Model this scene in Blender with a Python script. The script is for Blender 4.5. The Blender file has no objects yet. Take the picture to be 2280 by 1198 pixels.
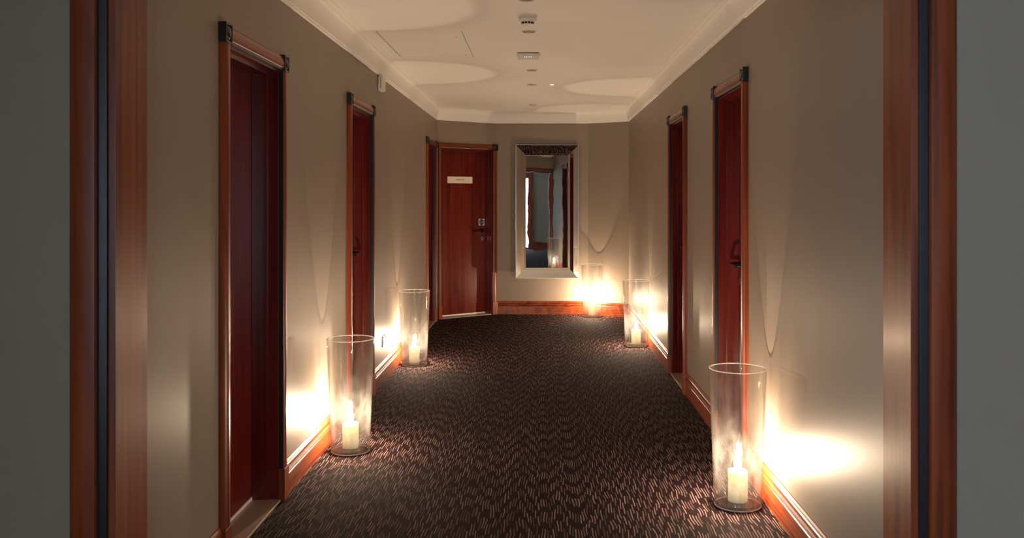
import bpy, bmesh, math, random
from mathutils import Vector, Matrix
random.seed(7)
C = bpy.context.scene.collection
SC = bpy.context.scene
PI = math.pi

# ------------------------------------------------------------------ camera, sky, exposure
cam_d = bpy.data.cameras.new('camera'); cam = bpy.data.objects.new('camera', cam_d); C.objects.link(cam)
cam_d.sensor_width = 36.0
cam_d.lens = 36.0 * 2000 / 2280
cam_d.shift_x = -63 / 2280
cam_d.shift_y = -154 / 2280
cam_d.clip_start = 0.05
cam.location = (0, 0, 1.44)
cam.rotation_euler = (PI / 2, 0, 0)
SC.camera = cam
SC.view_settings.view_transform = 'Standard'
SC.view_settings.look = 'None'
SC.view_settings.exposure = 0.0
SC.view_settings.gamma = 1.0
SC.view_settings.use_curve_mapping = False
SC.cycles.use_denoising = True
SC.cycles.max_bounces = 14
SC.cycles.diffuse_bounces = 6
SC.cycles.glossy_bounces = 6
SC.cycles.transparent_max_bounces = 24
SC.cycles.transmission_bounces = 10
SC.cycles.sample_clamp_indirect = 3.0
SC.cycles.blur_glossy = 0.5

SKY = 50.0          # overcast daylight outside the lobby window
FLAME = 45.0       # radiance of the candle flames
CANDLE_W = 51.0   # power of each flame's light
wd = bpy.data.worlds.new('sky'); SC.world = wd; wd.use_nodes = True
wd.node_tree.nodes['Background'].inputs[0].default_value = (0.62, 0.80, 1.0, 1)
wd.node_tree.nodes['Background'].inputs[1].default_value = SKY

# ------------------------------------------------------------------ node helpers and materials
def srgb(r, g, b):
    f = lambda c: c / 12.92 if c <= 0.04045 else ((c + 0.055) / 1.055) ** 2.4
    return (f(r / 255), f(g / 255), f(b / 255), 1)

class NT:
    def __init__(s, name):
        s.m = bpy.data.materials.new(name); s.m.use_nodes = True
        s.t = s.m.node_tree; s.t.nodes.clear()
        s.out = s.n('ShaderNodeOutputMaterial')
    def n(s, typ, **kw):
        nd = s.t.nodes.new(typ)
        for k, v in kw.items(): setattr(nd, k, v)
        return nd
    def set(s, sock, v):
        if isinstance(v, bpy.types.NodeSocket): s.t.links.new(v, sock)
        else: sock.default_value = v
    def math(s, op, a, b=None, c=None, clamp=False):
        nd = s.n('ShaderNodeMath', operation=op); nd.use_clamp = clamp
        s.set(nd.inputs[0], a)
        if b is not None: s.set(nd.inputs[1], b)
        if c is not None: s.set(nd.inputs[2], c)
        return nd.outputs[0]
    def mix(s, f, a, b):
        nd = s.n('ShaderNodeMix', data_type='RGBA')
        s.set(nd.inputs[0], f); s.set(nd.inputs[6], a); s.set(nd.inputs[7], b)
        return nd.outputs[2]
    def ramp(s, v, a, b, smooth=True):
        nd = s.n('ShaderNodeMapRange', interpolation_type='SMOOTHSTEP' if smooth else 'LINEAR')
        s.set(nd.inputs[0], v); nd.inputs[1].default_value = a; nd.inputs[2].default_value = b
        return nd.outputs[0]
    def coords(s, scale=(1, 1, 1), rand=False, obj=True):
        tc = s.n('ShaderNodeTexCoord'); mp = s.n('ShaderNodeMapping')
        v = tc.outputs['Object' if obj else 'Generated']
        if rand:
            oi = s.n('ShaderNodeObjectInfo'); cm = s.n('ShaderNodeCombineXYZ')
            r = s.math('MULTIPLY', oi.outputs['Random'], 37.0)
            for i in range(3): s.set(cm.inputs[i], r)
            va = s.n('ShaderNodeVectorMath', operation='ADD')
            s.set(va.inputs[0], v); s.set(va.inputs[1], cm.outputs[0]); v = va.outputs[0]
        s.set(mp.inputs['Vector'], v); mp.inputs['Scale'].default_value = scale
        return mp.outputs[0]
    def noise(s, vec, scale, detail=2, rough=0.5, dist=0.0):
        nd = s.n('ShaderNodeTexNoise')
        s.set(nd.inputs['Vector'], vec); nd.inputs['Scale'].default_value = scale
        nd.inputs['Detail'].default_value = detail; nd.inputs['Roughness'].default_value = rough
        nd.inputs['Distortion'].default_value = dist
        return nd.outputs[0]
    def bump(s, h, strength, dist):
        nd = s.n('ShaderNodeBump'); s.set(nd.inputs['Height'], h)
        nd.inputs['Strength'].default_value = strength; nd.inputs['Distance'].default_value = dist
        return nd.outputs[0]
    def pbr(s, col, rough=0.5, metal=0.0, normal=None, spec=0.5, coat=0.0, coat_rough=0.1, **kw):
        nd = s.n('ShaderNodeBsdfPrincipled')
        s.set(nd.inputs['Base Color'], col); s.set(nd.inputs['Roughness'], rough)
        nd.inputs['Metallic'].default_value = metal; nd.inputs['Specular IOR Level'].default_value = spec
        nd.inputs['Coat Weight'].default_value = coat; nd.inputs['Coat Roughness'].default_value = coat_rough
        if normal is not None: s.set(nd.inputs['Normal'], normal)
        for k, v in kw.items(): s.set(nd.inputs[k.replace('_', ' ')], v)
        s.done(nd.outputs[0]); return nd
    def done(s, sh): s.t.links.new(sh, s.out.inputs['Surface'])

def plain(name, col, rough=0.5, metal=0.0, **kw):
    k = NT(name)
    v = k.noise(k.coords((1, 1, 1)), 60, 2)
    r = k.math('MULTIPLY_ADD', v, 0.08, rough - 0.04)
    k.pbr(col, r, metal, **kw); return k.m

def wood(name, dark, mid, light, axis, rough=0.38):
    k = NT(name)
    sc = {'x': (0.6, 9, 9), 'z': (9, 9, 0.6)}[axis]
    v = k.coords(sc, rand=True)
    big = k.noise(v, 1.1, 3, 0.55, 1.2)
    fine = k.noise(k.coords({'x': (1.2, 60, 60), 'z': (60, 60, 1.2)}[axis], rand=True), 2.2, 3, 0.6)
    wav = k.n('ShaderNodeTexWave', wave_type='RINGS', rings_direction=('X' if axis == 'x' else 'Z'))
    k.set(wav.inputs['Vector'], v); wav.inputs['Scale'].default_value = 1.1
    wav.inputs['Distortion'].default_value = 6.0; wav.inputs['Detail'].default_value = 2.0
    wav.inputs['Detail Scale'].default_value = 0.7
    f = k.math('ADD', k.math('MULTIPLY', big, 0.8), k.math('MULTIPLY', wav.outputs['Fac'], 0.10))
    c1 = k.mix(k.ramp(f, 0.28, 0.52), dark, mid)
    c2 = k.mix(k.ramp(f, 0.48, 0.82), c1, light)
    c3 = k.mix(k.math('MULTIPLY', k.ramp(fine, 0.5, 0.75), 0.45), c2, dark)
    r = k.math('MULTIPLY_ADD', big, 0.14, rough - 0.07)
    nb = k.bump(fine, 0.18, 0.0006)
    k.pbr(c3, r, 0, nb, spec=0.45, coat=0.12, coat_rough=0.2)
    return k.m

CH_D, CH_M, CH_L = srgb(90, 32, 12), srgb(134, 58, 24), srgb(164, 84, 38)
WOOD_Z = wood('cherry_wood_upright', CH_D, CH_M, CH_L, 'z')
WOOD_X = wood('cherry_wood_lengthwise', CH_D, CH_M, CH_L, 'x')
LEAF_W = wood('mahogany_veneer', srgb(84, 18, 12), srgb(106, 27, 17), srgb(120, 38, 23), 'z', 0.25)
LEAF_X = wood('mahogany_veneer_lengthwise', srgb(84, 18, 12), srgb(106, 27, 17), srgb(120, 38, 23), 'x', 0.3)

def mk_wall():
    k = NT('taupe_paint')
    v = k.coords((1, 1, 1))
    broad = k.noise(v, 1.3, 3)
    col = k.mix(broad, srgb(139, 125, 112), srgb(147, 133, 119))
    peel = k.noise(k.coords((1, 1, 0.55)), 190, 3, 0.6)
    nb = k.bump(peel, 0.22, 0.0012)
    k.pbr(col, 0.46, 0, nb, spec=0.26); return k.m
WALL = mk_wall()
def mk_ceiling():
    k = NT('white_ceiling_paint')
    v = k.noise(k.coords(), 2.0, 3)
    k.pbr(k.mix(v, srgb(238, 234, 228), srgb(243, 240, 234)), 0.7, 0, k.bump(k.noise(k.coords(), 160, 2), 0.08, 0.001), spec=0.3)
    return k.m
CEIL = mk_ceiling()

def mk_carpet():
    k = NT('dashed_carpet')
    tc = k.n('ShaderNodeTexCoord'); sx = k.n('ShaderNodeSeparateXYZ'); k.set(sx.inputs[0], tc.outputs['Object'])
    X, Y = sx.outputs[0], sx.outputs[1]
    wob = k.noise(k.coords((9, 5, 1)), 1.0, 1)
    xw = k.math('ADD', X, k.math('MULTIPLY_ADD', wob, 0.030, -0.015))
    u = k.math('DIVIDE', xw, 0.0125)
    ci = k.math('FLOOR', u); fx = k.math('FRACT', u)
    wn = k.n('ShaderNodeTexWhiteNoise', noise_dimensions='1D'); k.set(wn.inputs['W'], ci)
    drift = k.noise(k.coords((7, 2.5, 1)), 1.0, 2)
    ph = k.math('ADD', k.math('MULTIPLY', ci, 0.37), k.math('ADD', k.math('MULTIPLY', wn.outputs[0], 0.9), k.math('MULTIPLY', drift, 1.2)))
    v = k.math('ADD', k.math('DIVIDE', Y, 0.20), ph)
    fy = k.math('FRACT', v); cy = k.math('FLOOR', v)
    cm = k.n('ShaderNodeCombineXYZ'); k.set(cm.inputs[0], ci); k.set(cm.inputs[1], cy)
    w2 = k.n('ShaderNodeTexWhiteNoise', noise_dimensions='2D'); k.set(w2.inputs['Vector'], cm.outputs[0])
    grain = k.noise(tc.outputs['Object'], 420, 2)
    fxg = k.math('ADD', fx, k.math('MULTIPLY_ADD', grain, 0.5, -0.25))
    dx = k.math('ABSOLUTE', k.math('SUBTRACT', fxg, 0.5))
    mx = k.ramp(dx, 0.26, 0.10)
    dy = k.math('ABSOLUTE', k.math('SUBTRACT', fy, 0.5))
    mx2 = k.math('MULTIPLY', mx, k.ramp(dy, 0.33, 0.27))
    mx3 = k.math('MULTIPLY', mx2, k.math('MULTIPLY_ADD', w2.outputs[0], 0.75, 0.25))
    base = k.mix(grain, srgb(15, 7, 9), srgb(30, 17, 20))
    col = k.mix(mx3, base, srgb(130, 103, 97))
    h = k.math('ADD', k.math('MULTIPLY', mx3, 0.7), grain)
    k.pbr(col, 0.95, 0, k.bump(h, 0.6, 0.003), spec=0.05); return k.m
CARPET = mk_carpet()

def mk_thin_glass(name, dust_glow, tint):
    k = NT(name)
    g = k.n('ShaderNodeNewGeometry')
    dp = k.n('ShaderNodeVectorMath', operation='DOT_PRODUCT')
    k.set(dp.inputs[0], g.outputs['Incoming']); k.set(dp.inputs[1], g.outputs['Normal'])
    c = k.math('ABSOLUTE', dp.outputs['Value'])
    F = k.math('MULTIPLY_ADD', k.math('POWER', k.math('SUBTRACT', 1.0, c), 5.0), 0.96, 0.04, clamp=True)
    wob = k.noise(k.coords((3, 3, 1.0), rand=True), 5.0, 2)
    fine = k.noise(k.coords((16, 16, 70), rand=True), 1.0, 2)
    nb = k.bump(k.math('ADD', wob, k.math('MULTIPLY', fine, 0.022)), 0.25, 0.02)
    tr = k.n('ShaderNodeBsdfTransparent'); tr.inputs[0].default_value = tint
    if dust_glow > 0:                                     # streaky tint added so the candles throw caustic-like streaks
        st = k.noise(k.coords((26, 26, 2.2), rand=True), 1.0, 3, 0.6)
        k.set(tr.inputs[0], k.mix(k.ramp(st, 0.36, 0.62), (0.89, 0.89, 0.88, 1), tint))
    gl = k.n('ShaderNodeBsdfGlossy'); gl.inputs['Roughness'].default_value = 0.008; gl.inputs[0].default_value = (1, 1, 1, 1)
    k.set(gl.inputs['Normal'], nb)
    m1 = k.n('ShaderNodeMixShader'); k.set(m1.inputs[0], F)
    k.t.links.new(tr.outputs[0], m1.inputs[1]); k.t.links.new(gl.outputs[0], m1.inputs[2])
    if dust_glow > 0:
        df = k.n('ShaderNodeBsdfTranslucent'); df.inputs[0].default_value = (0.9, 0.88, 0.84, 1)
        d2 = k.n('ShaderNodeBsdfDiffuse'); d2.inputs[0].default_value = (0.9, 0.88, 0.84, 1)
        md = k.n('ShaderNodeMixShader'); md.inputs[0].default_value = 0.5
        k.t.links.new(df.outputs[0], md.inputs[1]); k.t.links.new(d2.outputs[0], md.inputs[2])
        sm = k.noise(k.coords((6, 6, 3), rand=True), 3.0, 4, 0.65)
        w = k.math('MULTIPLY', k.ramp(sm, 0.2, 0.9), dust_glow)
        m2 = k.n('ShaderNodeMixShader'); k.set(m2.inputs[0], w)
        k.t.links.new(m1.outputs[0], m2.inputs[1]); k.t.links.new(md.outputs[0], m2.inputs[2])
        k.done(m2.outputs[0])
    else: k.done(m1.outputs[0])
    return k.m
GLASS = mk_thin_glass('clear_vase_glass', 0.020, (0.985, 0.985, 0.98, 1))
BASEG = mk_thin_glass('thick_base_glass', 0.16, (0.95, 0.955, 0.945, 1))  # strong milky share stands in for light caught in the clear base
PANE = mk_thin_glass('window_glass', 0.0, (0.95, 0.97, 0.96, 1))
def mk_solid_glass():
    k = NT('solid_glass'); g = k.n('ShaderNodeBsdfGlass'); g.inputs['IOR'].default_value = 1.5
    g.inputs[0].default_value = (0.97, 0.98, 0.96, 1)
    rr = k.math('MULTIPLY', k.noise(k.coords(), 30), 0.05); k.set(g.inputs['Roughness'], rr); k.done(g.outputs[0]); return k.m
SOLID = mk_solid_glass()
def mk_rim():
    k = NT('edge_glow_glass'); g = k.n('ShaderNodeBsdfGlass'); g.inputs['IOR'].default_value = 1.5; g.inputs['Roughness'].default_value = 0.05
    d = k.n('ShaderNodeBsdfTranslucent'); d.inputs[0].default_value = (0.95, 0.95, 0.92, 1)
    d2 = k.n('ShaderNodeBsdfDiffuse'); d2.inputs[0].default_value = (0.95, 0.95, 0.92, 1)
    w = k.ramp(k.noise(k.coords((20, 20, 20), rand=True), 1.0, 2), 0.3, 0.8)
    ma = k.n('ShaderNodeMixShader'); ma.inputs[0].default_value = 0.5
    k.t.links.new(d.outputs[0], ma.inputs[1]); k.t.links.new(d2.outputs[0], ma.inputs[2])
    m = k.n('ShaderNodeMixShader'); k.set(m.inputs[0], k.math('MULTIPLY_ADD', w, 0.4, 0.35))  # milky share stands in for light piped along the glass edge
    k.t.links.new(g.outputs[0], m.inputs[1]); k.t.links.new(ma.outputs[0], m.inputs[2]); k.done(m.outputs[0]); return k.m
RIM = mk_rim()
def mk_wax():
    k = NT('ivory_wax')
    v = k.noise(k.coords((1, 1, 1)), 25, 3)
    k.pbr(k.mix(v, srgb(246, 228, 192), srgb(250, 236, 206)), 0.45, 0, k.bump(v, 0.1, 0.002),
          Subsurface_Weight=1.0, Subsurface_Radius=(1.0, 0.66, 0.36), Subsurface_Scale=0.03)
    return k.m
WAX = mk_wax()
def mk_emit(name, col, s):
    k = NT(name); e = k.n('ShaderNodeEmission'); e.inputs[0].default_value = col; e.inputs[1].default_value = s
    k.done(e.outputs[0]); return k.m
def mk_flame():
    k = NT('candle_flame'); e = k.n('ShaderNodeEmission'); e.inputs[0].default_value = (1.0, 0.74, 0.44, 1); e.inputs[1].default_value = FLAME
    t = k.n('ShaderNodeBsdfTransparent'); a = k.n('ShaderNodeAddShader')
    k.t.links.new(e.outputs[0], a.inputs[0]); k.t.links.new(t.outputs[0], a.inputs[1]); k.done(a.outputs[0]); return k.m
FLAME_M = mk_flame()
DOT = mk_emit('dot_light', (1.0, 0.97, 0.85, 1), 4.0)
LED = mk_emit('indicator_light', (1.0, 0.97, 0.85, 1), 6.0)
def mk_mirror():
    k = NT('silvered_mirror')
    w = k.noise(k.coords((1.6, 1, 2.2)), 3.0, 1)
    g = k.n('ShaderNodeBsdfGlossy'); g.inputs[0].default_value = (0.86, 0.87, 0.86, 1); g.inputs['Roughness'].default_value = 0.0
    k.set(g.inputs['Normal'], k.bump(w, 1.0, 0.0003)); k.done(g.outputs[0]); return k.m
MIRROR = mk_mirror()
BLACK = plain('black_lacquer', srgb(27, 29, 35), 0.32, spec=0.6)
BRONZE = plain('dark_bronze', srgb(44, 38, 34), 0.3, 0.8)
CHROME = plain('satin_chrome', srgb(190, 186, 178), 0.22, 1.0)
PALE = plain('pale_strip_white', srgb(244, 242, 236), 0.35, 0.0)
PLATE = plain('threshold_plate', srgb(168, 146, 128), 0.35, 0.1)
WHITE = plain('white_plastic', srgb(226, 222, 216), 0.35)
IVORY = plain('ivory_plate', srgb(236, 226, 206), 0.45)
INK = plain('brown_ink', srgb(90, 66, 44), 0.6)
BLUE = plain('sign_blue', srgb(24, 44, 96), 0.4)
DARK = plain('vent_black', srgb(10, 10, 10), 0.8)
GREYLENS = plain('lamp_reflector', srgb(156, 146, 136), 0.3, 0.25)
RING = plain('satin_lamp_ring', srgb(206, 198, 188), 0.3, 0.35)

# ------------------------------------------------------------------ object helpers
def empty(name, loc=(0, 0, 0), rz=0.0):
    o = bpy.data.objects.new(name, None); C.objects.link(o)
    o.empty_display_size = 0.1; o.location = loc; o.rotation_euler = (0, 0, rz); return o
def tag(o, label=None, cat=None, group=None, kind=None):
    if label: o['label'] = label
    if cat: o['category'] = cat
    if group: o['group'] = group
    if kind: o['kind'] = kind
    return o
def build(name, bm, m, parent=None, smooth=False, loc=None):
    bmesh.ops.recalc_face_normals(bm, faces=bm.faces)
    me = bpy.data.meshes.new(name); bm.to_mesh(me); bm.free(); me.materials.append(m)
    if smooth:
        for p in me.polygons: p.use_smooth = True
        try: me.set_sharp_from_angle(angle=math.radians(38))
        except Exception: pass
    o = bpy.data.objects.new(name, me); C.objects.link(o)
    if parent: o.parent = parent
    if loc: o.location = loc
    return o
def box(bm, x0, x1, y0, y1, z0, z1, bev=0.0):
    r = bmesh.ops.create_cube(bm, size=1.0)
    for v in r['verts']:
        v.co = Vector(((x0 + x1) / 2 + v.co.x * (x1 - x0), (y0 + y1) / 2 + v.co.y * (y1 - y0), (z0 + z1) / 2 + v.co.z * (z1 - z0)))
    if bev > 0:
        es = list({e for v in r['verts'] for e in v.link_edges})
        bmesh.ops.bevel(bm, geom=es, offset=bev, segments=2, affect='EDGES', profile=0.5)
    return bm
def bx(*a, **k): return box(bmesh.new(), *a, **k)
def lathe(prof, n=48, closed=False, bm=None, c=(0, 0, 0)):
    bm = bm or bmesh.new(); rings = []
    for (r, z) in prof:
        if r < 1e-6: rings.append([bm.verts.new((c[0], c[1], c[2] + z))])
        else: rings.append([bm.verts.new((c[0] + r * math.cos(2 * PI * i / n), c[1] + r * math.sin(2 * PI * i / n), c[2] + z)) for i in range(n)])
    pairs = list(zip(rings, rings[1:])) + ([(rings[-1], rings[0])] if closed else [])
    for a, b in pairs:
        for i in range(n):
            j = (i + 1) % n
            f = [a[i % len(a)], a[j % len(a)], b[j % len(b)], b[i % len(b)]]
            f = list(dict.fromkeys(f))
            if len(f) > 2: bm.faces.new(f)
    return bm
def extrude_profile(prof, axis, a, b):
    """closed profile extruded; axis 'z': profile in (x,y); axis 'x': profile in (z,y)"""
    bm = bmesh.new(); ra = []; rb = []
    for (p, q) in prof:
        if axis == 'z': ra.append(bm.verts.new((p, q, a))); rb.append(bm.verts.new((p, q, b)))
        else: ra.append(bm.verts.new((a, q, p))); rb.append(bm.verts.new((b, q, p)))
    n = len(prof)
    for i in range(n): bm.faces.new((ra[i], ra[(i + 1) % n], rb[(i + 1) % n], rb[i]))
    bm.faces.new(ra); bm.faces.new(rb[::-1]); return bm
def tube(pts, r, n=10):
    bm = bmesh.new(); rings = []; P = [Vector(p) for p in pts]
    for i, p in enumerate(P):
        d = (P[min(i + 1, len(P) - 1)] - P[max(i - 1, 0)]).normalized()
        up = Vector((0, 0, 1)) if abs(d.z) < 0.9 else Vector((1, 0, 0))
        a = d.cross(up).normalized(); b = d.cross(a)
        rings.append([bm.verts.new(p + a * (r * math.cos(2 * PI * k / n)) + b * (r * math.sin(2 * PI * k / n))) for k in range(n)])
    for A, B in zip(rings, rings[1:]):
        for k in range(n): bm.faces.new((A[k], A[(k + 1) % n], B[(k + 1) % n], B[k]))
    bm.faces.new(rings[0]); bm.faces.new(rings[-1]); return bm
def sweep(path, prof, closed=False):
    """path: XY points with the room on the LEFT hand; prof: (offset into the room, z)"""
    bm = bmesh.new(); P = [Vector((p[0], p[1])) for p in path]; n = len(P); rings = []
    for i in range(n):
        def nrm(a, b):
            d = (b - a).normalized(); return Vector((-d.y, d.x))
        if closed or 0 < i < n - 1:
            n1 = nrm(P[i - 1], P[i]); n2 = nrm(P[i], P[(i + 1) % n])
            m = (n1 + n2).normalized(); m /= m.dot(n1)
        else: m = nrm(P[0], P[1]) if i == 0 else nrm(P[-2], P[-1])
        rings.append([bm.verts.new((P[i].x + m.x * o, P[i].y + m.y * o, z)) for (o, z) in prof])
    k = len(prof)
    for i in range(n if closed else n - 1):
        A, B = rings[i], rings[(i + 1) % n]
        for j in range(k): bm.faces.new((A[j], A[(j + 1) % k], B[(j + 1) % k], B[j]))
    if not closed: bm.faces.new(rings[0]); bm.faces.new(rings[-1])
    return bm
def wall(name, origin, rz, x0, x1, openings, z1=2.56, t=0.25, label=''):
    """one slab; openings (xa, xb, height) reach the floor; front face is local y=0, slab goes to +y"""
    xs = sorted({x0, x1, *[v for o_ in openings for v in o_[:2]]}); h = openings[0][2] if openings else z1 / 2
    zs = (0, h, z1); bm = bmesh.new(); vv = {}
    def V(i, j, k):
        if (i, j, k) not in vv: vv[i, j, k] = bm.verts.new((xs[i], t * k, zs[j]))
        return vv[i, j, k]
    cells = {(i, j) for i in range(len(xs) - 1) for j in (0, 1)}
    cells -= {(i, 0) for i in range(len(xs) - 1) for o_ in openings if o_[0] - 1e-6 < xs[i] < o_[1] - 1e-6}
    for (i, j) in cells:
        for k in (0, 1): bm.faces.new((V(i, j, k), V(i + 1, j, k), V(i + 1, j + 1, k), V(i, j + 1, k)))
        for (di, dj, e) in ((-1, 0, ((i, j), (i, j + 1))), (1, 0, ((i + 1, j), (i + 1, j + 1))), (0, -1, ((i, j), (i + 1, j))), (0, 1, ((i, j + 1), (i + 1, j + 1)))):
            if (i + di, j + dj) not in cells:
                (p, q), (r, w) = e; bm.faces.new((V(p, q, 0), V(r, w, 0), V(r, w, 1), V(p, q, 1)))
    o = build(name, bm, WALL); o.location = (origin[0], origin[1], 0); o.rotation_euler = (0, 0, rz)
    return tag(o, label, 'wall', kind='structure')

# ------------------------------------------------------------------ plan of the corridor (metres)
XL, XR = -1.25, 1.085
YP0, YP1 = 2.47, 2.67                 # the doorway wall between lobby and corridor
P0, P1, P2, P3 = (XL, 10.80), (-0.55, 11.32), (0.60, 11.30), (XR, 11.00)
ZC = 2.545                            # ceiling
OH, W, SET, CW = 2.05, 0.715, 0.008, 0.0725
LIN = 0.022
OUT = SET + CW
LEFT_D = [3.49 + OUT, 5.80 + OUT, 9.80 + OUT]             # near edge (world y) of the clear openings
RIGHT_D = [5.556 - OUT, 7.50 - OUT]                        # far edge (world y)
RZF = math.atan2(P1[1] - P0[1], P1[0] - P0[0]); LF = math.hypot(P1[1] - P0[1], P1[0] - P0[0])
SF = 0.075                            # start of the end door's opening along its wall

# floor and ceiling
bm = bmesh.new(); box(bm, -3.2, 3.2, -4.4, 11.8, -0.1, 0.0)
tag(build('floor', bm, CARPET), 'dark brown carpet with short pale dashes running down the corridor', 'floor', kind='structure')
HX0, HX1, HY0, HY1 = -1.075, -0.52, 5.9, 6.95
bm = bmesh.new()
o4 = [(-3.2, -4.4), (3.2, -4.4), (3.2, 11.8), (-3.2, 11.8)]; g = 0.006
i4 = [(HX0 - g, HY0 - g), (HX1 + g, HY0 - g), (HX1 + g, HY1 + g), (HX0 - g, HY1 + g)]
lo_o = [bm.verts.new((x, y, ZC)) for x, y in o4]; lo_i = [bm.verts.new((x, y, ZC)) for x, y in i4]
hi_o = [bm.verts.new((x, y, ZC + 0.1)) for x, y in o4]; hi_i = [bm.verts.new((x, y, ZC + 0.1)) for x, y in i4]
for i in range(4):
    j = (i + 1) % 4
    bm.faces.new((lo_o[i], lo_o[j], lo_i[j], lo_i[i])); bm.faces.new((hi_o[i], hi_o[j], hi_i[j], hi_i[i]))
    bm.faces.new((lo_o[i], lo_o[j], hi_o[j], hi_o[i])); bm.faces.new((lo_i[i], lo_i[j], hi_i[j], hi_i[i]))
tag(build('ceiling', bm, CEIL), 'smooth white painted ceiling above the corridor', 'ceiling', kind='structure')

# walls
def dop(starts): return [(s - LIN, s + W + LIN, OH + LIN) for s in starts]
wall('wall_left', (XL, 0), PI / 2, YP1, P0[1] + 0.1, dop(LEFT_D), label='long taupe painted wall with three recessed wooden doors, opposite two doors')
wall('wall_right', (XR, 0), -PI / 2, -P3[1] - 0.1, -YP1, dop([-y for y in RIGHT_D]), label='long taupe painted wall with two recessed wooden doors')
wall('wall_far_left', P0, RZF, -0.1, LF + 0.1, dop([SF]), label='short angled taupe wall around the end door with the white nameplate')
d = Vector(P2) - Vector(P1)
wall('wall_far', P1, math.atan2(d.y, d.x), -0.1, d.length + 0.1, [], label='taupe end wall behind the large framed mirror')
d = Vector(P3) - Vector(P2)
wall('wall_far_right', P2, math.atan2(d.y, d.x), -0.1, d.length + 0.1, [], label='short angled taupe wall behind the farthest glass vase')
PX0, PX1 = -1.168, 1.019
wall('wall_front', (0, YP0), 0, -3.1, 3.1, [(PX0 - LIN, PX1 + LIN, OH + LIN)], t=0.2, label='grey wall beside the wide doorway, nearest the camera')
WX0, WX1, WH = 0.78, 1.14, 2.15
wall('wall_back', (0, -4.0), PI, -3.1, 3.1, [(-WX1, -WX0, WH)], label='lobby wall with the bright glazed door, seen in the mirror')
wall('wall_lobby_left', (-2.9, 0), PI / 2, -4.2, YP0, [(-3.6, -2.2, 2.1)], label='lobby side wall with the added daylight opening, out of view')
wall('wall_lobby_right', (1.75, 0), -PI / 2, -YP0, 4.2, [], label='plain lobby wall next to the bright glazed door')

# cornice: moulded cove round the whole corridor ceiling
cz = 2.40
cprof = [(0, cz), (0.013, cz), (0.015, cz + 0.006), (0.013, cz + 0.011), (0.019, cz + 0.013), (0.020, cz + 0.022)]
for i in range(1, 9):
    a = i / 8 * PI / 2
    cprof.append((0.020 + 0.040 * (1 - math.cos(a)), cz + 0.022 + 0.108 * math.sin(a)))
cprof += [(0.060, ZC - 0.011), (0.067, ZC - 0.009), (0.067, ZC - 0.006), (0.084, ZC - 0.006), (0.086, ZC - 0.003), (0.094, ZC - 0.003), (0.094, ZC), (0, ZC)]
loop = [(XL, YP1), (XR, YP1), P3, P2, P1, P0]
tag(build('trim_1', sweep(loop, cprof, True), CEIL, smooth=True), 'white moulded plaster cornice where the walls meet the ceiling', 'cornice', kind='structure')

# baseboards
bprof = [(0, 0), (0.017, 0), (0.017, 0.098), (0.013, 0.101), (0.013, 0.104), (0.018, 0.108), (0.021, 0.115), (0.018, 0.123), (0.012, 0.126),
         (0.012, 0.129), (0.015, 0.133), (0.015, 0.146), (0.011, 0.150), (0.011, 0.153), (0.006, 0.160), (0.004, 0.166), (0, 0.166)]
def base(name, path, label):
    return tag(build(name, sweep(path, bprof), WOOD_X if abs(path[0][0] - path[-1][0]) > 0.3 and len(path) == 2 else WOOD_Y, smooth=True), label, 'baseboard', kind='structure')
WOOD_Y = wood('cherry_wood_along_corridor', CH_D, CH_M, CH_L, 'x')
for nd in WOOD_Y.node_tree.nodes:
    if nd.type == 'MAPPING':
        s = nd.inputs['Scale'].default_value; nd.inputs['Scale'].default_value = (s[1], s[0], s[2])
E = OUT + 0.003
lw = lambda a, b: [(XL, b), (XL, a)]
base('baseboard_left', lw(YP1 + 0.03, LEFT_D[0] - E), 'moulded wooden baseboard between the wide doorway and the first door on the three-door wall')
base('baseboard_left', lw(LEFT_D[0] + W + E, LEFT_D[1] - E), 'moulded wooden baseboard behind the nearer vase, on the wall with three doors')
base('baseboard_left', lw(LEFT_D[1] + W + E, LEFT_D[2] - E), 'moulded wooden baseboard below the metal wall socket')
rw = lambda a, b: [(XR, a), (XR, b)]
base('baseboard_right', rw(YP1 + 0.03, RIGHT_D[0] - W - E), 'moulded wooden baseboard beside the largest vase in front')
base('baseboard_right', rw(RIGHT_D[0] + E, RIGHT_D[1] - W - E), 'moulded wooden baseboard between the two doors of the two-door wall')
base('baseboard_far', [(XR, RIGHT_D[1] + E), P3, P2, P1], 'moulded wooden baseboard below the mirror, turning round the far corner')

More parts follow.
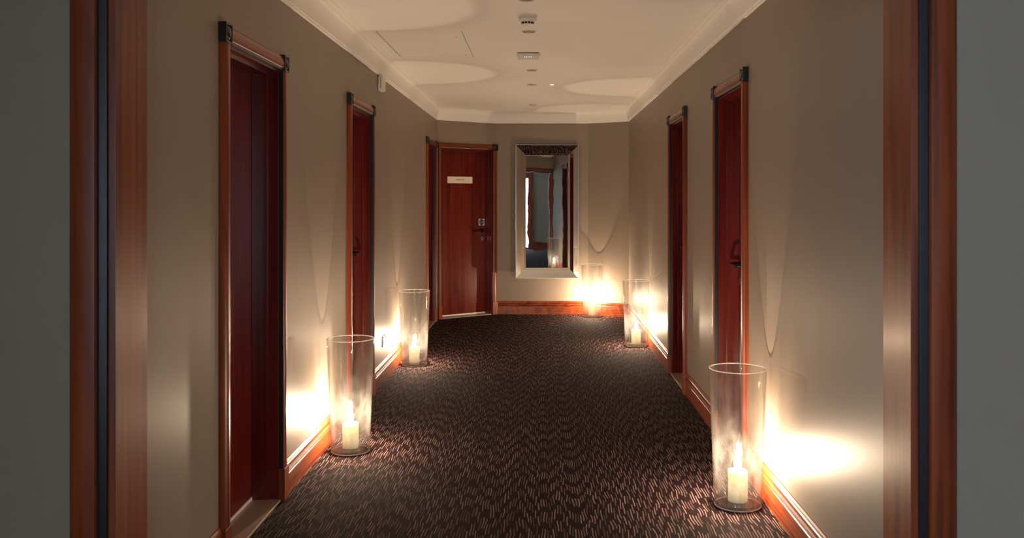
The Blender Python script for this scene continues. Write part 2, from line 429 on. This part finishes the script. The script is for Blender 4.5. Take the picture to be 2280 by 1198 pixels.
# ------------------------------------------------------------------ doors
def dome_bm(cx, y, cz_, r, h, n=16, rings=4):
    bm = bmesh.new(); prev = None
    for k in range(rings + 1):
        a = k / rings * PI / 2
        rr, hh = r * math.cos(a), h * math.sin(a)
        if rr < 1e-5: cur = [bm.verts.new((cx, y - hh, cz_))]
        else: cur = [bm.verts.new((cx + rr * math.cos(2 * PI * i / n), y - hh, cz_ + rr * math.sin(2 * PI * i / n))) for i in range(n)]
        if prev:
            for i in range(n):
                f = list(dict.fromkeys([prev[i], prev[(i + 1) % n], cur[(i + 1) % len(cur)], cur[i % len(cur)]]))
                bm.faces.new(f)
        prev = cur
    return bm
def corner_block(root, x0, x1, z0, z1, flip=1, y0=0.0):
    y = lambda v: y0 + flip * v
    bm = bmesh.new(); s = 0.010; F, R = -0.031, -0.024
    a, b = min(y(0), y(R)), max(y(0), y(R))
    box(bm, x0, x1, a, b, z0, z1, 0.001)
    blk = build('corner_block', bm, BLACK, root); blk['label'] = 'black square corner block'
    bm = bmesh.new()                                          # raised square rim of the block
    def ring(i, yy): return [bm.verts.new(p) for p in ((x0 + i, yy, z0 + i), (x1 - i, yy, z0 + i), (x1 - i, yy, z1 - i), (x0 + i, yy, z1 - i))]
    q = [ring(0.0005, y(R)), ring(0.0005, y(F)), ring(s - 0.003, y(F)), ring(s, y(R - 0.001))]
    for A, B in zip(q, q[1:]):
        for i in range(4): bm.faces.new((A[i], A[(i + 1) % 4], B[(i + 1) % 4], B[i]))
    build('block_rim', bm, BLACK, blk)
    dm = dome_bm((x0 + x1) / 2, 0, (z0 + z1) / 2, (min(x1 - x0, z1 - z0)) / 2 - s, 0.010)
    for v in dm.verts: v.co.y = y(R + v.co.y)
    build('block_dome', dm, BLACK, blk, smooth=True)

def casing_set(root, w, flip=1, y0=0.0, cw0=CW, cw1=CW, ends=(True, True), plinth=0.155, st=SET, sw=0.009, sd=-0.021):
    """posts, header, blocks on one face of the opening. flip=1: face looks to -y"""
    y = lambda v: y0 + flip * v
    def prof(cw): return [(sw, 0), (sw, -0.020), (sw + 0.003, -0.0235), (0.25 * cw, -0.0265), (0.5 * cw, -0.0275), (0.72 * cw, -0.025), (0.88 * cw, -0.018), (cw, -0.008), (cw, 0)]
    top = OH + st
    for side, cw in ((0, cw0), (1, cw1)):
        sx = (lambda v: -st - v) if side == 0 else (lambda v: w + st + v)
        zt = top if ends[side] else top + CW
        p = build('casing_post', extrude_profile([(sx(a), y(b)) for a, b in prof(cw)], 'z', plinth, zt), WOOD_Z, root, smooth=True)
        xs = sorted((sx(0), sx(sw)))
        s_ = build('black_strip', bx(xs[0], xs[1], min(y(0), y(sd)), max(y(0), y(sd)), plinth, top, bev=0.0012), BLACK, p)
        s_['label'] = 'black inlaid edge strip'
        xs = sorted((sx(-0.0005), sx(cw + 0.001)))
        build('plinth_block', bx(xs[0], xs[1], min(y(0), y(-0.029)), max(y(0), y(-0.029)), 0, plinth, bev=0.002), WOOD_Z, root)
        if ends[side]:
            xs = sorted((sx(-0.001), sx(cw + 0.002)))
            corner_block(root, xs[0], xs[1], top - 0.002, top + CW + 0.004, flip, y0)
    xa = -st + 0.001 if ends[0] else -st - cw0
    xb = w + st - 0.001 if ends[1] else w + st + cw1
    h = build('header_casing', extrude_profile([(top + a, y(b)) for a, b in prof(CW)], 'x', xa, xb), WOOD_X, root, smooth=True)
    s_ = build('black_strip', bx(xa, xb, min(y(0), y(sd)), max(y(0), y(sd)), top, top + sw, bev=0.0012), BLACK, h)
    s_['label'] = 'black inlaid edge strip'

def lining(root, w, depth, stop=True, wz=None, wx=None):
    wz = wz or WOOD_Z; wx = wx or WOOD_X
    build('jamb_board', bx(-LIN, 0, 0.0, depth, 0, OH + LIN, bev=0.001), wz, root)
    build('jamb_board', bx(w, w + LIN, 0.0, depth, 0, OH + LIN, bev=0.001), wz, root)
    build('head_board', bx(0, w, 0.0, depth, OH, OH + LIN), wx, root)
    if stop:
        build('door_stop', bx(0, 0.012, 0.050, 0.124, 0.012, OH, bev=0.001), wz, root)
        build('door_stop', bx(w - 0.012, w, 0.050, 0.124, 0.012, OH, bev=0.001), wz, root)
        build('door_stop', bx(0.012, w - 0.012, 0.050, 0.124, OH - 0.012, OH, bev=0.001), wx, root)

def disc_y(cx, y0, y1, cz_, r, n=24):
    bm = bmesh.new()
    A = [bm.verts.new((cx + r * math.cos(2 * PI * i / n), y0, cz_ + r * math.sin(2 * PI * i / n))) for i in range(n)]
    B = [bm.verts.new((cx + r * math.cos(2 * PI * i / n), y1, cz_ + r * math.sin(2 * PI * i / n))) for i in range(n)]
    bm.faces.new(A); bm.faces.new(B)
    for i in range(n): bm.faces.new((A[i], A[(i + 1) % n], B[(i + 1) % n], B[i]))
    return bm
def text_mesh(name, s, size, m, parent, loc, align='CENTER'):
    cu = bpy.data.curves.new(name, 'FONT'); cu.body = s; cu.size = size; cu.align_x = align; cu.align_y = 'CENTER'; cu.extrude = 0.0003
    tmp = bpy.data.objects.new('tmp', cu); C.objects.link(tmp)
    bpy.context.view_layer.update()
    me = bpy.data.meshes.new_from_object(tmp.evaluated_get(bpy.context.evaluated_depsgraph_get()))
    bpy.data.objects.remove(tmp); bpy.data.curves.remove(cu)
    me.materials.clear(); me.materials.append(m); me.name = name
    o = bpy.data.objects.new(name, me); C.objects.link(o); o.parent = parent
    o.location = loc; o.rotation_euler = (PI / 2, 0, 0); return o

def door(name, loc, rz, label, latch, cw0=CW, ends=(True, True), stud=False):
    r = tag(empty(name, loc, rz), label, 'door', kind='structure')
    lining(r, W, 0.20, True, LEAF_W, LEAF_X)
    casing_set(r, W, cw0=cw0, ends=ends)
    LY = 0.125
    lf = build('door_leaf', bx(0.002, W - 0.002, LY, LY + 0.042, 0.026, OH - 0.003, bev=0.001), LEAF_W, r)
    s_ = build('bottom_strip', bx(0.003, W - 0.003, LY - 0.004, LY + 0.030, 0.0125, 0.0265), PALE, lf); s_['label'] = 'pale strip under the leaf'  # plain white strip along the foot of the leaf
    th = build('threshold', bx(0.0005, W - 0.0005, -0.012, 0.19, 0, 0.012, bev=0.002), PLATE, r); th['label'] = 'flat brown threshold plate'
    hx = W - 0.062 if latch == 'end' else 0.062
    dr = -1 if latch == 'end' else 1
    hz = 1.055
    hd = build('handle', tube([(hx, LY - 0.008, hz), (hx, LY - 0.050, hz), (hx + dr * 0.006, LY - 0.058, hz), (hx + dr * 0.02, LY - 0.060, hz),
                               (hx + dr * 0.115, LY - 0.060, hz - 0.004), (hx + dr * 0.124, LY - 0.054, hz - 0.004), (hx + dr * 0.126, LY - 0.014, hz - 0.004)], 0.0095, 12), BRONZE, lf, smooth=True)
    hd['label'] = 'dark metal lever handle returning to the leaf'
    build('handle_rose', disc_y(hx, LY - 0.009, LY, hz, 0.026), BRONZE, lf)
    build('lock_cylinder', disc_y(hx, LY - 0.009, LY, hz - 0.105, 0.025), CHROME, lf)
    build('keyhole', disc_y(hx, LY - 0.0105, LY - 0.0085, hz - 0.105, 0.007, 12), DARK, lf)
    if stud:
        build('header_stud', dome_bm(W * 0.5, -0.0265, OH + SET + 0.042, 0.007, 0.005), CHROME, r, smooth=True)['label'] = 'small bright metal stud'
    return r
door('door_1', (XL, LEFT_D[0], 0), PI / 2, 'nearest recessed mahogany door, on the wall with three doors', 'start')
door('door_2', (XL, LEFT_D[1], 0), PI / 2, 'recessed mahogany door in the middle of the three-door wall, behind the nearer vase', 'end')
door('door_3', (XL, LEFT_D[2], 0), PI / 2, 'farthest recessed door of the three-door wall, touching the end door frame', 'end')
door('door_4', (XR, RIGHT_D[0], 0), -PI / 2, 'recessed mahogany door behind the front right vase, nearer of the two opposite', 'start', stud=True)
door('door_5', (XR, RIGHT_D[1], 0), -PI / 2, 'narrow-looking farther door of the two-door wall, before the corner vases', 'start', stud=True)
d6 = door('door_6', (P0[0] + SF * math.cos(RZF), P0[1] + SF * math.sin(RZF), 0), RZF, 'mahogany end door facing the corridor with white nameplate and blue disc sign', 'end', cw0=0.045, ends=(False, True))
npl = build('nameplate', bx(W / 2 - 0.205, W / 2 + 0.155, 0.119, 0.1255, 1.645, 1.728, bev=0.001), IVORY, d6); npl['label'] = 'white nameplate with small lettering'
text_mesh('lettering', 'PRIVATE', 0.030, INK, npl, (W / 2 - 0.025, 0.1185, 1.688))
fs = build('fire_sign', bx(W - 0.108, W - 0.022, 0.122, 0.1255, 1.118, 1.200, bev=0.0005), WHITE, d6); fs['label'] = 'white square sign with a blue disc'
build('sign_disc', disc_y(W - 0.065, 0.1212, 0.1222, 1.159, 0.0365), BLUE, fs)
for i, tx in enumerate(('Fire door', 'keep shut')):
    text_mesh('lettering', tx, 0.0150, WHITE, fs, (W - 0.065, 0.1208, 1.167 - i * 0.017))

# wide doorway between lobby and corridor
d7 = tag(empty('door_7', (PX0, YP0, 0)), 'wide open wooden doorway framing the whole view, cherry lining and casings', 'doorway', kind='structure')
PW = PX1 - PX0
lining(d7, PW, YP1 - YP0, False)
casing_set(d7, PW, st=0.020, cw0=0.102, cw1=0.102, sw=0.024, sd=-0.010)
casing_set(d7, PW, flip=-1, y0=YP1 - YP0, st=0.010)

# glazed door in the lobby's back wall, behind the camera, seen only in the mirror
w1 = tag(empty('window_1', (WX0, -4.0, 0)), 'bright glazed door in a wooden frame, seen only in the mirror', 'window', kind='structure')
ww = WX1 - WX0
for nm, a in (('frame_post', (0, 0.06, -0.13, 0.02, 0, WH)), ('frame_post', (ww - 0.06, ww, -0.13, 0.02, 0, WH)), ('frame_head', (0.06, ww - 0.06, -0.13, 0.02, WH - 0.06, WH)),
              ('frame_sill', (0.06, ww - 0.06, -0.13, 0.02, 0, 0.05)), ('casing_post', (-0.08, 0, 0.0, 0.03, 0, WH)), ('casing_post', (ww, ww + 0.08, 0.0, 0.03, 0, WH)), ('header_casing', (-0.08, ww + 0.08, 0.0, 0.03, WH, WH + 0.08))):
    build(nm, bx(*a, bev=0.002), WOOD_X if 'head' in nm or 'sill' in nm else WOOD_Z, w1)
build('glass_pane', bx(0.06, ww - 0.06, -0.06, -0.054, 0.05, WH - 0.06), PANE, w1)
def portal(w, h, loc, rot):
    pl = bpy.data.lights.new('sky_portal', 'AREA'); pl.shape = 'RECTANGLE'; pl.size = w; pl.size_y = h; pl.cycles.is_portal = True
    po = bpy.data.objects.new('sky_portal', pl); C.objects.link(po); po.location = loc; po.rotation_euler = rot
portal(ww, WH, ((WX0 + WX1) / 2, -4.2, WH / 2), (PI / 2, 0, 0))
w2 = tag(empty('added_window', (-2.9, -3.6, 0), PI / 2), 'added daylight opening in the lobby side wall, unseen behind the camera', 'window', kind='structure')  # unseen opening added so its daylight brightens the doorway wall
for nm, a in (('frame_post', (0, 0.06, 0, 0.12, 0, 2.1)), ('frame_post', (1.34, 1.4, 0, 0.12, 0, 2.1)), ('frame_head', (0.06, 1.34, 0, 0.12, 2.04, 2.1)), ('frame_sill', (0.06, 1.34, 0, 0.12, 0, 0.06)), ('frame_post', (0.67, 0.73, 0, 0.12, 0.06, 2.04))):
    build(nm, bx(*a, bev=0.002), WOOD_X if 'head' in nm or 'sill' in nm else WOOD_Z, w2)
build('glass_pane', bx(0.06, 0.67, 0.06, 0.066, 0.06, 2.04), PANE, w2)
build('glass_pane', bx(0.73, 1.34, 0.06, 0.066, 0.06, 2.04), PANE, w2)
portal(1.4, 2.1, (-3.11, -2.9, 1.05), (PI / 2, 0, -PI / 2))
base('baseboard_lobby', [(WX0 - 0.081, -4.0), (-2.9, -4.0)][::-1], 'wooden baseboard in the lobby on the long side of the glazed door')
base('baseboard_lobby', [(WX1 + 0.081, -4.0), (1.75, -4.0)], 'wooden baseboard in the lobby on the short side of the glazed door')
base('baseboard_lobby', [(1.75, -3.98), (1.75, YP0)], 'wooden baseboard along the lobby side wall')

# ------------------------------------------------------------------ mirror
MX, MY = 0.085, 11.235
mr = tag(empty('wall_mirror', (MX, MY, 0.462), math.radians(2.7)), 'tall rectangular mirror in a wide sloping mirror-glass frame on the end wall', 'mirror')
hw, mh, bw = 0.392, 1.664, 0.106
build('backing_board', bx(-hw + 0.004, hw - 0.004, 0.022, 0.034, 0.004, mh - 0.004), BLACK, mr)
bm = bmesh.new()
vs = [bm.verts.new(p) for p in ((-hw + bw, 0.0135, bw), (hw - bw, 0.0135, bw), (hw - bw, 0.0135, mh - bw), (-hw + bw, 0.0135, mh - bw))]
f = bm.faces.new(vs); bmesh.ops.solidify(bm, geom=[f], thickness=0.005)
build('mirror_pane', bm, MIRROR, mr)
def quad(name, pts, m, th=0.004):
    bm = bmesh.new(); c = sum((Vector(p) for p in pts), Vector()) / 4
    A = [bm.verts.new(p) for p in pts]; B = [bm.verts.new((p[0], p[1] + th, p[2])) for p in pts]
    bm.faces.new(A); bm.faces.new(B[::-1])
    for i in range(4): bm.faces.new((A[i], A[(i + 1) % 4], B[(i + 1) % 4], B[i]))
    return build(name, bm, m, mr)
def rect(i, y): return [(-hw + i, y, i), (hw - i, y, i), (hw - i, y, mh - i), (-hw + i, y, mh - i)]
ro, rm, ri, rb = rect(0.002, -0.037), rect(bw * 0.60, -0.019), rect(bw - 0.001, 0.005), rect(bw + 0.022, 0.0125)
rr = rect(0.0, -0.034)
for k in range(4):
    j = (k + 1) % 4
    quad('frame_panel', [ro[k], ro[j], rm[j], rm[k]], MIRROR)
    quad('frame_bevel', [rm[k], rm[j], ri[j], ri[k]], MIRROR)
    quad('pane_bevel', [ri[k], ri[j], rb[j], rb[k]], MIRROR, 0.0008)
for a in ((-hw, -hw + 0.003, -0.038, 0.034, 0, mh), (hw - 0.003, hw, -0.038, 0.034, 0, mh), (-hw + 0.003, hw - 0.003, -0.038, 0.034, 0, 0.003), (-hw + 0.003, hw - 0.003, -0.038, 0.034, mh - 0.003, mh)):
    build('outer_edge', bx(*a), CHROME, mr)

# ------------------------------------------------------------------ glass vases with candles
VZ = 0.645
def vase_profiles():
    o = []; N = 14
    for i in range(N + 1):
        t = i / N
        o.append((0.1095 + 0.0255 * (t ** 0.9) - 0.0012 * math.sin(t * PI), 0.012 + t * (VZ - 0.012)))
    return o
def make_vase(x, y, label):
    v = tag(empty('glass_vase', (x, y, 0)), label, 'vase', 'tall glass candle vases along the corridor')
    o = vase_profiles(); inn = [(r - 0.005, max(z, 0.020)) for r, z in o[::-1]]
    build('glass_wall', lathe(o + inn, 72, closed=True), GLASS, v, smooth=True)
    b = [(0, 0.0015), (0.085, 0.0), (0.103, 0.001), (0.1075, 0.004), (0.1090, 0.0105), (0.1090, 0.0115), (0.103, 0.0185), (0.09, 0.0195), (0, 0.0195)]
    build('glass_base', lathe(b, 64), BASEG, v, smooth=True)
    fp = [(0.1075 + 0.0032 * math.cos(a * PI / 4), 0.0045 + 0.0032 * math.sin(a * PI / 4)) for a in range(8)]
    build('foot_glint', lathe(fp, 64, closed=True), RIM, v, smooth=True)  # added ring stands in for the bright line round the base
    rp = [(0.1325 + 0.0027 * math.cos(a * PI / 4), VZ + 0.0027 * math.sin(a * PI / 4)) for a in range(8)]
    build('glass_rim', lathe(rp, 72, closed=True), RIM, v, smooth=True)
    return v
def make_candle(x, y, h, label, rz):
    c = tag(empty('pillar_candle', (x, y, 0.0198), rz), label, 'candle', 'lit pillar candles in the vases')
    r = 0.0455
    p = [(0, 0), (r - 0.002, 0), (r, 0.002), (r, h - 0.006), (r - 0.002, h - 0.001), (r - 0.006, h), (r - 0.012, h - 0.004), (r - 0.022, h - 0.010), (0.006, h - 0.012), (0, h - 0.012)]
    build('wax_body', lathe(p, 40), WAX, c, smooth=True)
    build('wick', tube([(0, 0, h - 0.012), (0.0005, 0, h - 0.002), (0.002, 0, h + 0.006)], 0.0012, 6), DARK, c)
    f = [(0, 0.0), (0.009, 0.004), (0.0165, 0.014), (0.0195, 0.028), (0.0180, 0.044), (0.0125, 0.061), (0.0055, 0.077), (0, 0.090)]  # flame drawn oversized; the glow around it is put into its shape
    build('flame', lathe(f, 12, c=(0.001, 0, h + 0.001)), FLAME_M, c, smooth=True)
    L = bpy.data.lights.new('flame_light', 'POINT'); L.energy = CANDLE_W; L.color = (1.0, 0.745, 0.52); L.shadow_soft_size = 0.012
    lo = bpy.data.objects.new('flame_light', L); C.objects.link(lo); lo.parent = c; lo.location = (0.001, 0, h + 0.068)
    return c
VASES = [(-1.088, 5.15, 0.142, 'nearer of the two vases by the three-door wall, between its first two doors', 'lit ivory pillar candle in the nearer vase by the three-door wall'),
         (0.932, 4.24, 0.145, 'largest-looking front vase, by the baseboard of the two-door wall', 'lit ivory pillar candle in the front vase by the two-door wall'),
         (-1.100, 7.85, 0.138, 'farther vase by the three-door wall, just past the metal socket', 'lit ivory pillar candle in the vase past the metal socket'),
         (0.945, 8.86, 0.140, 'vase by the two-door wall just past its farther door', 'lit ivory pillar candle in the vase past the farther door of the two-door wall'),
         (0.638, 11.07, 0.136, 'farthest vase, below and beside the mirror at the end wall', 'lit ivory pillar candle in the farthest vase beside the mirror')]
for x, y, h, lv, lc in VASES:
    make_vase(x, y, 'tall clear glass vase, ' + lv if len(lv.split()) < 12 else lv)
    make_candle(x, y, h, lc, random.uniform(0, 6))

# ------------------------------------------------------------------ ceiling and wall fittings
def downlight(x, y, label):
    t = tag(empty('ceiling_downlight', (x, y, ZC)), label, 'light', 'unlit round downlights along the ceiling')
    build('trim_ring', lathe([(0.046, 0), (0.046, -0.003), (0.043, -0.006), (0.036, -0.005), (0.033, -0.001), (0.033, 0)], 32, closed=True), RING, t, smooth=True)
    build('lamp_face', lathe([(0.0325, -0.0005), (0.028, -0.0015), (0, -0.002)], 24), GREYLENS, t, smooth=True)
for x, y, l in ((-0.079, 4.94, 'unlit downlight cut by the top edge, before the smoke detector'), (-0.077, 5.893, 'unlit round downlight just past the smoke detector'),
                (-0.073, 7.647, 'unlit round downlight first past the white emergency box'), (-0.082, 8.60, 'unlit round downlight level with the tiny lit lamp'),
                (-0.089, 10.45, 'last unlit round downlight, nearest the end wall')): downlight(x, y, l)
t = tag(empty('emergency_downlight', (0.112, 8.60, ZC)), 'tiny lit round lamp set in the ceiling beside the row', 'light')
build('trim_ring', lathe([(0.026, 0), (0.026, -0.003), (0.020, -0.004), (0.019, 0)], 24, closed=True), WHITE, t, smooth=True)
build('lamp_face', lathe([(0.0188, -0.001), (0.012, -0.0045), (0, -0.005)], 20), LED, t, smooth=True)

t = tag(empty('smoke_detector', (-0.076, 5.40, ZC)), 'white domed smoke detector with black slots under the ceiling', 'detector')
build('mounting_base', lathe([(0, 0), (0.056, 0), (0.057, -0.004), (0.056, -0.012), (0.052, -0.013), (0, -0.013)], 40), WHITE, t, smooth=True)
build('detector_body', lathe([(0.0535, -0.0135), (0.054, -0.022), (0.050, -0.028), (0.040, -0.032), (0.038, -0.036), (0.035, -0.052), (0.030, -0.056), (0, -0.057)], 40), WHITE, t, smooth=True)
for k in range(12):
    a = 2 * PI * k / 12 + 0.26
    b = bx(-0.0068, 0.0068, 0.030, 0.0378, -0.0495, -0.0385)
    for v in b.verts:
        if v.co.y > 0.034: v.co.y = 0.0384 if v.co.z > -0.045 else 0.0362
    bmesh.ops.rotate(b, verts=b.verts, cent=(0, 0, 0), matrix=Matrix.Rotation(a, 3, 'Z'))
    build('vent_slot', b, DARK, t)

t = tag(empty('emergency_luminaire', (-0.091, 6.74, ZC)), 'white box-shaped emergency light with a row of bright dots', 'light')
build('housing', bx(-0.081, 0.081, 0, 0.15, -0.030, 0, bev=0.004), WHITE, t)
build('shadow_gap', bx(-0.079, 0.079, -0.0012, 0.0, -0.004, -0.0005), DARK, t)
for k in range(5):
    build('light_dot', lathe([(0, 0.0), (0.0015, 0.0004), (0.0019, 0.003), (0, 0.0035)], 8, c=(-0.026 + k * 0.013, 0.006, -0.0335)), DOT, t)

t = tag(empty('wall_sensor', (XL, 6.96, 2.34)), 'small white slotted sensor box on the wall under the cornice', 'sensor')
build('housing', bx(0, 0.043, -0.055, 0.055, -0.058, 0.056, bev=0.008), WHITE, t)
for k in range(10):
    build('vent_slot', bx(0.019, 0.027, -0.0562, -0.052, -0.036 + k * 0.0085, -0.0325 + k * 0.0085), DARK, t)

t = tag(empty('wall_socket', (XL, 7.175, 0.315)), 'double metal wall socket low on the wall above the baseboard', 'socket')
build('face_plate', bx(0, 0.006, -0.073, 0.073, -0.043, 0.043, bev=0.0015), CHROME, t)
for k in (-0.036, 0.036):
    build('socket_insert', bx(0.0055, 0.0075, k - 0.022, k + 0.022, -0.030, 0.014), DARK, t)
    build('switch_rocker', bx(0.0055, 0.0100, k - 0.008, k + 0.008, 0.020, 0.036, bev=0.001), DARK, t)

t = tag(empty('ceiling_hatch', ((HX0 + HX1) / 2, (HY0 + HY1) / 2, ZC)), 'flush white access hatch in the ceiling with thin dark joints', 'hatch')
hx, hy = (HX1 - HX0) / 2, (HY1 - HY0) / 2
build('hatch_panel', bx(-hx, hx, -hy, hy, 0.0005, 0.02, bev=0.001), CEIL, t)
build('hatch_frame', bx(-hx - 0.012, hx + 0.012, -hy - 0.012, hy + 0.012, 0.101, 0.115), DARK, t)
for yy in (-hy + 0.20, hy - 0.10):
    build('hatch_latch', lathe([(0.009, 0.0002), (0.0075, -0.0018), (0, -0.002)], 16, c=(hx - 0.05, yy, 0.0008)), GREYLENS, t)
